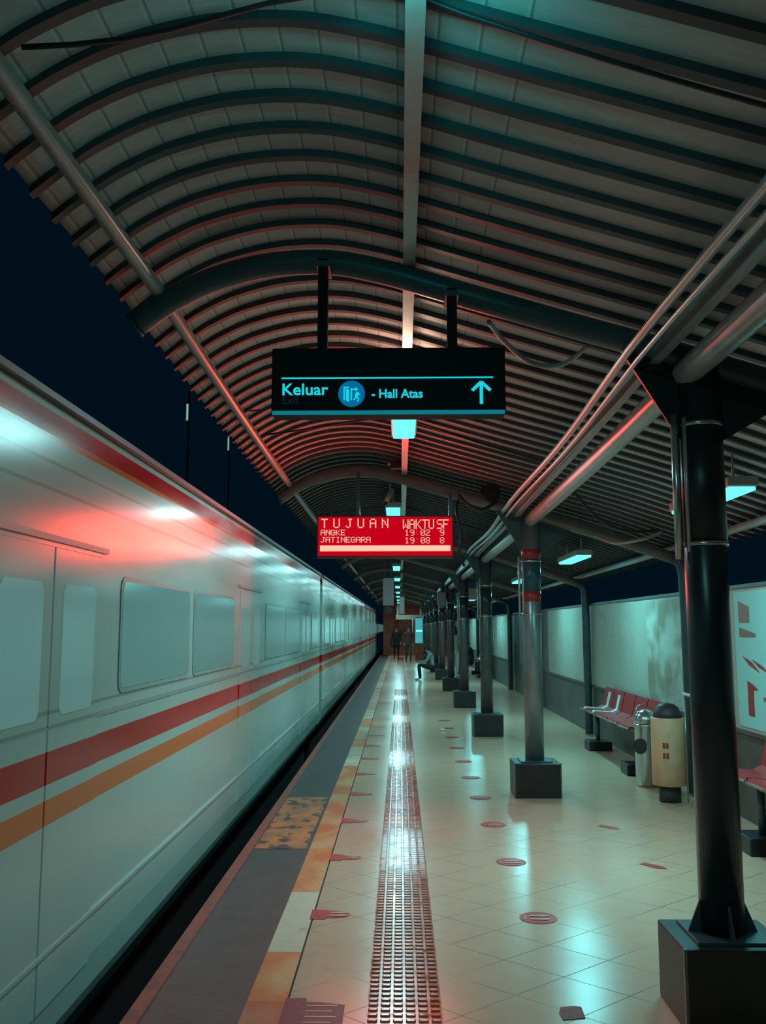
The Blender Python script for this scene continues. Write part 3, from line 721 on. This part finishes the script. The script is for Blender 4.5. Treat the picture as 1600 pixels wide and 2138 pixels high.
# cream bin
r = empty('cream_bin', (2.50, 8.75, 0), 'cream drum litter bin with four small red icons on a dark foot', 'bin')
MB().lathe([(.10, 0), (.10, .18)], 0, 0, 24).build('foot', M['bin_base'], r)
dr = MB().lathe([(.135, .15), (.155, .155), (.155, .755), (.15, .765), (.13, .765)], 0, 0, 36).build('drum', M['cream'], r)
for k, (ang, z) in enumerate(((232, .52), (243, .52), (232, .43), (243, .43))):
    a = math.radians(ang+8); m = MB().box(-.011, .011, -.158, -.154, -.026, .026, bev=.0015).build('icon', M['icon_red'], dr); m.location = (0, 0, z); m.rotation_euler[2] = a-math.radians(270)
MB().lathe([(.13, .765), (.125, .80), (.10, .86), (.06, .89), (.001, .90)], 0, 0, 28).build('lid', M['bin_base'], r)
# handrail
r = empty('handrail', (2.66, 8.4, 0), 'short pale handrail with thin posts beside the cream bin', 'handrail')
MB().tube([(0, -.35, .98), (0, .35, .98)], .016, 10).build('top_rail', M['bench_white'], r)
for yy in (-.33, .33): MB().tube([(0, yy, 0), (0, yy, .98)], .008, 8).build('post', M['galv'], r)
# posters on the hoarding
tag(MB().box(2.884, 2.8895, 8.75, 10.8, .78, 1.90).build('poster', M['poster']), 'faded brown picture banner on the hoarding behind the bins', 'poster')
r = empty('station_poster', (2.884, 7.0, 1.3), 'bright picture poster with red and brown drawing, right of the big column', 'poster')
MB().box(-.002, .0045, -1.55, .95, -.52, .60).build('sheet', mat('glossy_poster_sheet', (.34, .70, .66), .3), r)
def onposter(poly, m): MB().prism(poly, 0, -.006, -.0022).build('printed_shape', m, r)
for z0, z1, ya, yb in ((.52, .34, .62, .85), (.30, .22, .50, .85)): onposter([(ya, z1), (yb, z1), (yb, z0), (ya, z0-.05)], M['box_brown'])
for k in range(6): onposter([(.80-.20*k, .06-.02*k), (.62-.20*k, .02-.02*k), (.45-.20*k, -.06), (.66-.20*k, -.01-.01*k)], M['icon_red'] if k < 2 else M['bench_white'])
onposter([(.62, -.16), (.50, -.20), (.60, -.21), (.60, -.42), (.72, -.42), (.72, -.14)], M['icon_red'])
for k in range(5): onposter([(.40-.16*k, -.25), (.30-.16*k, -.25), (.30-.16*k, -.28), (.40-.16*k, -.28)], M['box_brown'])
# lit display case at the far end
r = empty('light_box', (.92, 45.0, 0), 'tall glowing teal light box at the far end of the platform', 'light box')
MB().box(-.20, .20, -.08, .10, 0, .80, bev=.01).build('plinth', M['brown_wall'], r)
MB().box(-.21, .21, -.07, .09, .80, 2.10, bev=.02).build('case', M['steel_grey'], r)
MB().box(-.18, .18, -.08, -.065, .84, 2.05, bev=.004).build('lit_panel', mat('lit_teal_panel', (0, 0, 0), .5, emis=(.055, .36, .40), es=1.0), r)
MB().box(-.15, .15, -.09, -.079, 1.38, 1.48).build('lit_tube', M['lamp'], r)
area_light('panel_glow', (0, -.12, 1.45), .34, 1.15, 6, (.3, 1, 1), r, (math.radians(-90), 0, 0))
tag(MB().tube([(.62, 45, 0), (.62, 45, 2.05)], .03, 10).build('slim_post', M['beige']), 'slim pale post just left of the glowing light box', 'post')
r = empty('crossbeam_frame', (0, 52, 2.3), 'pale beige beams crossing above the far end of the platform', 'beam')
MB().box(-.25, 1.3, -.1, .1, -.25, .0).build('beam', M['beige'], r); [MB().box(a, a+.12, -.06, .06, .0, zc(prof_z(a), 52)-2.2).build('bracket', M['beige'], r) for a in (-.2, 1.1)]

# hanging boxes and small equipment
def hung_panel(x, y, z0, z1, w, label, m, disc_=False, nm='platform_clock_sign'):
    r = empty(nm, (x, y, z0), label, 'panel')
    MB().box(-w/2, w/2, -.05, .05, 0, z1-z0, bev=.006).build('panel_case', m, r)
    top = zc(prof_z(x), y)+.1-z0
    for dx in (-w*.3, w*.3): MB().tube([(dx, 0, z1-z0), (dx, 0, top)], .01, 8).build('hanger_rod', M['steel_dark'], r)
    if disc_:
        MB().tube([(0, -.05, -.09), (0, .05, -.09)], .075, 20).build('clock', M['black'], r)
        MB().tube([(0, 0, -.03), (0, 0, .01)], .012, 8).build('clock_stem', M['black'], r)
hung_panel(-.235, 18.2, 2.03, 2.58, .22, 'tall brown grey hanging panel with a round dark clock below', M['panel_grey'], True)
hung_panel(.05, 27.5, 2.0, 2.52, .16, 'smaller hanging panel behind the one with the clock', M['panel_grey'], False, 'platform_sign_board')
def wall_box(x, y, z0, z1, w, label, m):
    r = empty('equipment_box', (x, y, z0), label, 'box')
    MB().box(-w/2, w/2, -.10, .10, 0, z1-z0, bev=.01).build('case', m, r)
    MB().box(-w/2+.02, w/2-.02, -.106, -.099, .02, z1-z0-.02).build('front', m, r)
    top = zc(prof_z(x), y)-z0
    MB().box(-.015, .015, -.03, .03, z1-z0, top).build('bracket', M['steel_dark'], r)
wall_box(1.52, 18.6, 2.16, 2.39, .25, 'orange brown equipment box hanging beside the fourth column', M['box_brown'])
wall_box(1.07, 23.6, 2.16, 2.50, .22, 'dark reddish equipment box hanging beside the fifth column', M['panel_grey'])
r = empty('security_camera', (-.10, 9.2, 2.98), 'small tilted security camera under the second arch left of the lamp', 'camera')
MB().tube([(0, 0, 0), (0, 0, .10)], .010, 8).build('mount', M['steel_grey'], r)
bd = MB().tube([(.02, .04, .02), (-.045, -.08, -.13)], .027, 14).build('camera_body', M['galv'], r)
MB().tube([(-.045, -.08, -.13), (-.051, -.09, -.143)], .020, 12).build('lens', M['black'], bd)
r = empty('junction_box', (-.03, 8.75, 3.13), 'small dark junction box under the ridge beam before the display', 'box')
MB().box(-.06, .06, -.05, .05, 0, .09, bev=.01).build('case', M['black'], r); MB().tube([(-.09, 0, .05), (.1, 0, .06)], .008, 8).build('cable_gland', M['galv'], r)
r = empty('horn_speaker', (.83, 8.95, 2.93), 'dark horn loudspeaker tucked under the second arch', 'speaker')
MB().lathe([(.03, 0), (.035, .06), (.05, .12), (.09, .17), (.095, .175)], 0, 0, 20).build('horn', M['black'], r).rotation_euler = (math.radians(100), 0, .4)
MB().box(-.03, .03, -.02, .05, -.03, .05, bev=.006).build('driver', M['black'], r)
def cable(pts, rr, m, label):
    P = [Vector(p) for p in pts]; out = []
    for i in range(len(P)-1):
        p0 = P[max(i-1, 0)]; p1 = P[i]; p2 = P[i+1]; p3 = P[min(i+2, len(P)-1)]
        for k in range(6):
            t = k/6; out.append(.5*((2*p1)+(p2-p0)*t+(2*p0-5*p1+4*p2-p3)*t*t+(3*p1-p0-3*p2+p3)*t**3))
    out.append(P[-1]); tag(MB().tube(out, rr, 8).build('hanging_cable', m), label, 'cable')
cable([(.42, 4.15, 3.03), (.52, 4.3, 2.97), (.66, 4.4, 2.90), (.80, 4.35, 2.88), (.90, 4.2, 2.93)], .012, M['steel_grey'], 'grey cable loop sagging below the nearest arch right of the exit sign')
cable([(.60, 9.1, 2.90), (.56, 8.95, 2.75), (.60, 8.9, 2.5), (.58, 8.9, 2.32), (.63, 8.95, 2.2)], .014, M['cable'], 'black cable hanging down right of the red display')
cable([(.95, 8.9, 2.83), (.80, 8.85, 2.74), (.66, 8.85, 2.80), (.58, 8.9, 2.90)], .018, M['cable'], 'thick black cable loop under the second arch')
cable([(1.9, 8.9, 2.50), (2.05, 8.7, 2.40), (2.3, 8.6, 2.43), (2.5, 8.7, 2.5)], .016, M['galv'], 'pale flexible conduit loop beside the sleeve of the big column')
cable([(1.45, 7.6, 2.74), (1.75, 7.9, 2.52), (2.1, 8.3, 2.47), (2.4, 8.5, 2.5)], .016, M['cable'], 'dark cable sagging across the right roof slope')
cable([(-1.05, 6.2, 3.10), (-.8, 5.6, 2.98), (-.5, 4.6, 2.84), (-.45, 4.0, 2.74)], .006, M['cable'], 'thin dark wire from the left pipe to the exit sign')

# masts with tube lamps across the tracks
for i, (x, y, z0, z1) in enumerate(((-4.5, 18.8, 5.95, 6.30), (-4.9, 25.5, 6.62, 7.10))):
    r = empty('lamp_mast', (x, y, -1.05), ('nearer' if i == 0 else 'farther')+' slim dark mast with a vertical white tube lamp beyond the train', 'lamp post', 'lamp masts beyond the train')
    MB().tube([(0, .12, 0), (0, .12, z1+1.4)], [.035, .02], 10).build('mast', M['black'], r)
    MB().box(-.03, .03, .0, .12, z0+1.0, z1+1.1).build('holder', M['black'], r)
    MB().tube([(0, -.03, z0+1.05), (0, -.03, z1+1.05)], .022, 12).build('tube', M['tube_far'], r)

# ------------------------------------------------------------------ people
def person(name, loc, rz, H, pose, top, low, hair, label, shoe=M['shoe'], coat=False, bag=None, veil=None):
    """joints in metres for a 1.70 m adult facing -Y; scaled to H"""
    k = H/1.70; r = empty(name, loc, label, 'person', None, rz)
    V = []; E = []; R = []; G = []
    def j(p, rad, par, g, ry=None):
        V.append(Vector(p)*k); R.append((rad*k, (ry or rad)*k)); G.append(g)
        if par is not None: E.append((par, len(V)-1))
        return len(V)-1
    P = pose
    pel = j(P['pelvis'], .125, None, 'low', .10); sp = j(P['spine'], .115, pel, 'top', .09); ch = j(P['chest'], .145, sp, 'top', .105)
    nk = j(P['neck'], .052, ch, 'skin'); jaw = j(P['jaw'], .062, nk, 'skin'); hd = j(P['head'], .088, jaw, 'skin', .098); tp = j(P['crown'], .070, hd, 'skin')
    chest_d = Vector(P['head'])-Vector(P['neck'])
    for s in ('L', 'R'):
        sh = j(P['sh'+s], .058, ch, 'top'); el = j(P['el'+s], .043, sh, 'top'); wr = j(P['wr'+s], .026, el, 'top'); pm = j(P['pm'+s], .028, wr, 'skin', .018)
        d = (Vector(P['pm'+s])-Vector(P['wr'+s])).normalized(); side = d.cross(Vector((0, 1, .3))).normalized()
        curl = Vector((0, -.35, 0))
        for q, ln in enumerate((.060, .070, .064, .050)):
            o_ = side*(.024-.016*q); a = Vector(P['pm'+s])+d*.03+o_
            f1 = j(a, .009, pm, 'skin'); f2 = j(a+d*ln*.5, .0085, f1, 'skin'); j(a+(d+curl).normalized()*ln, .0075, f2, 'skin')
        a = Vector(P['pm'+s])+side*.034-d*.01; t1 = j(a, .010, pm, 'skin'); j(a+(d+side*.6).normalized()*.045, .009, t1, 'skin')
        hp = j(P['hp'+s], .092, pel, 'low'); kn = j(P['kn'+s], .062, hp, 'low'); cf = j(Vector(P['kn'+s]).lerp(Vector(P['an'+s]), .35), .058, kn, 'low'); an = j(P['an'+s], .040, cf, 'low')
        hl = j(Vector(P['an'+s])+Vector((0, .01, -.045)), .036, an, 'shoe'); j(P['to'+s], .032, hl, 'shoe')
    me = bpy.data.meshes.new('body'); me.from_pydata(V, E, [])
    o = bpy.data.objects.new('body', me); COL.objects.link(o)
    sk = o.modifiers.new('skin', 'SKIN'); sk.use_smooth_shade = True
    for v, rr in zip(me.skin_vertices[0].data, R): v.radius = rr
    me.skin_vertices[0].data[0].use_root = True
    ss = o.modifiers.new('sub', 'SUBSURF'); ss.levels = 1; ss.render_levels = 1
    bpy.context.view_layer.update()
    m2 = bpy.data.meshes.new_from_object(o.evaluated_get(bpy.context.evaluated_depsgraph_get()))
    bpy.data.objects.remove(o)
    m2.materials.clear(); mats = {'top': top, 'low': low, 'skin': M['skin'], 'shoe': shoe}; order = list(mats)
    for q in order: m2.materials.append(mats[q])
    for p in m2.polygons:
        c = p.center; best = None
        for (a, b_) in E:
            A, B = V[a], V[b_]; ab = B-A; t = max(0, min(1, (c-A).dot(ab)/max(ab.length_squared, 1e-9))); dd = (c-(A+ab*t)).length-R[b_][0]*.9
            if best is None or dd < best[0]: best = (dd, G[b_])
        p.material_index = order.index(best[1]); p.use_smooth = True
    ob = bpy.data.objects.new('body', m2); COL.objects.link(ob); ob.parent = r
    # face, ears and hair
    hc = Vector(P['head'])*k; up = (Vector(P['crown'])-Vector(P['jaw'])).normalized(); fw = Vector(P.get('face', (0, -1, 0))).normalized(); fw = (fw-up*fw.dot(up)).normalized(); rt = fw.cross(up)
    def ell(name_, c, ra, rb, rc, m, par, cut=None):
        bm = bmesh.new(); bmesh.ops.create_uvsphere(bm, u_segments=18, v_segments=12, radius=1)
        vs2 = [c+rt*v.co.x*ra+fw*v.co.y*rb+up*v.co.z*rc for v in bm.verts]
        if cut: vs2 = [cut(p, c) for p in vs2]
        for v, q in zip(bm.verts, vs2): v.co = q
        me_ = bpy.data.meshes.new(name_); bm.to_mesh(me_); bm.free(); me_.materials.append(m)
        for p in me_.polygons: p.use_smooth = True
        oo = bpy.data.objects.new(name_, me_); COL.objects.link(oo); oo.parent = par; return oo
    ell('nose', hc+fw*.098*k-up*.015*k, .012*k, .016*k, .022*k, M['skin'], ob)
    ell('mouth', hc+fw*.088*k-up*.055*k, .022*k, .010*k, .007*k, M['cl_maroon'], ob)
    for s_ in (-1, 1):
        ell('ear', hc+rt*s_*.088*k, .012*k, .02*k, .03*k, M['skin'], ob)
        ell('eye', hc+fw*.086*k+rt*s_*.032*k+up*.012*k, .012*k, .008*k, .007*k, M['black'], ob)
    ell('hair', hc-fw*.022*k+up*.030*k, .101*k, .103*k, .105*k, hair, r)
    if veil: ell('headscarf', hc-fw*.02*k-up*.05*k, .115*k, .112*k, .17*k, veil, r)
    if coat:
        pr_ = [(.17, .78), (.185, .60), (.175, .95), (.15, 1.15), (.165, 1.30), (.12, 1.42), (.05, 1.46)]
        pr_ = [(.20, .62), (.19, .80), (.17, 1.0), (.165, 1.2), (.17, 1.32), (.11, 1.42), (.055, 1.45)]
        c_ = MB().lathe([(a*k, z*k) for a, z in pr_], 0, 0, 24).build('coat', top, r); c_.scale[1] = .68
    if bag:
        bg = MB().box(-.33*k, -.22*k, -.08*k, .10*k, .62*k, 1.02*k, bev=.02).build('hand_bag', bag, r)
        MB().tube([(-.275*k, 0, 1.0*k), (-.25*k, 0, 1.2*k), (-.17*k, 0, 1.38*k)], .01, 6).build('bag_strap', bag, bg)
    return r
STAND = dict(pelvis=(0, 0, .93), spine=(0, .005, 1.08), chest=(0, 0, 1.30), neck=(0, .01, 1.46), jaw=(0, -.012, 1.515), head=(0, -.005, 1.60), crown=(0, 0, 1.655),
             shL=(.18, 0, 1.40), elL=(.235, .02, 1.13), wrL=(.24, -.03, .90), pmL=(.238, -.045, .83), shR=(-.18, 0, 1.40), elR=(-.235, .02, 1.13), wrR=(-.24, -.03, .90), pmR=(-.238, -.045, .83),
             hpL=(.095, 0, .86), knL=(.10, -.01, .49), anL=(.10, .01, .09), toL=(.11, -.15, .03), hpR=(-.095, 0, .86), knR=(-.10, -.01, .49), anR=(-.105, .01, .09), toR=(-.115, -.15, .03))
WALK = dict(STAND, knL=(.09, -.12, .50), anL=(.09, -.08, .10), toL=(.09, -.24, .035), knR=(-.09, .03, .48), anR=(-.09, .22, .13), toR=(-.09, .10, .03), elL=(.23, .10, 1.14), wrL=(.22, .06, .90), pmL=(.22, .04, .84), elR=(-.23, -.03, 1.14), wrR=(-.22, -.14, .93), pmR=(-.22, -.17, .87))
SIT = dict(pelvis=(0, .02, .50), spine=(0, -.01, .66), chest=(0, -.08, .86), neck=(0, -.14, 1.00), jaw=(0, -.19, 1.035), head=(0, -.215, 1.11), crown=(0, -.215, 1.17), face=(0, -1, -.5),
           shL=(.18, -.10, .95), elL=(.21, -.22, .70), wrL=(.10, -.42, .68), pmL=(.06, -.48, .69), shR=(-.18, -.10, .95), elR=(-.21, -.22, .70), wrR=(-.10, -.42, .68), pmR=(-.06, -.48, .69),
           hpL=(.095, -.03, .49), knL=(.12, -.46, .50), anL=(.12, -.44, .09), toL=(.12, -.60, .03), hpR=(-.095, -.03, .49), knR=(-.12, -.46, .50), anR=(-.12, -.40, .09), toR=(-.12, -.56, .03))
person('person', (-.20, 47.5, 0), 0, 1.62, STAND, M['cl_black'], M['cl_black'], M['hair'], 'person in a long black coat standing at the far end with a dark bag', coat=True, bag=M['cl_black'])
person('person', (.38, 42.5, 0), .1, 1.66, WALK, M['cl_maroon'], M['cl_brown'], M['hair'], 'person in maroon brown clothes walking right of the one in black')
SIT2 = dict(SIT)
low = lambda d, dz: {k_: ((v[0], v[1], v[2]-dz) if k_ not in ('anL', 'anR', 'toL', 'toR', 'knL', 'knR', 'face') else v) for k_, v in d.items()}
SIT2 = low(SIT, .10)
person('person', (1.00, 28.35, 0), math.radians(-90), 1.60, SIT2, M['cl_grey'], M['cl_black'], M['hair'], 'person in grey sleeves and black trousers sitting bent over a phone on a column block', shoe=M['shoe_pale'])
ph = MB().box(-.035, .035, -.004, .004, -.07, .07, bev=.003).build('phone_body', M['black']); ph.name = 'mobile_phone'
ph.location = (1.0-.49, 28.35, .66); ph.rotation_euler = (0, math.radians(35), math.radians(90)); tag(ph, 'black phone held by the bent over seated person', 'phone')
person('person', (1.72, 29.1, 0), .6, 1.62, STAND, M['cl_khaki'], M['cl_pale'], M['hair'], 'person in khaki top and pale trousers standing between two columns', veil=M['cl_black'])
person('person', (2.36, 30.1, 0), math.radians(-90), 1.62, SIT, M['cl_navy'], M['cl_black'], M['hair'], 'person in navy clothes sitting on the far bench, nearer the camera', shoe=M['shoe_pale'])
person('person', (2.36, 31.2, 0), math.radians(-90), 1.58, SIT, M['cl_brown'], M['cl_black'], M['hair'], 'person in brown top sitting on the far bench, farther from the camera', shoe=M['shoe_pale'])
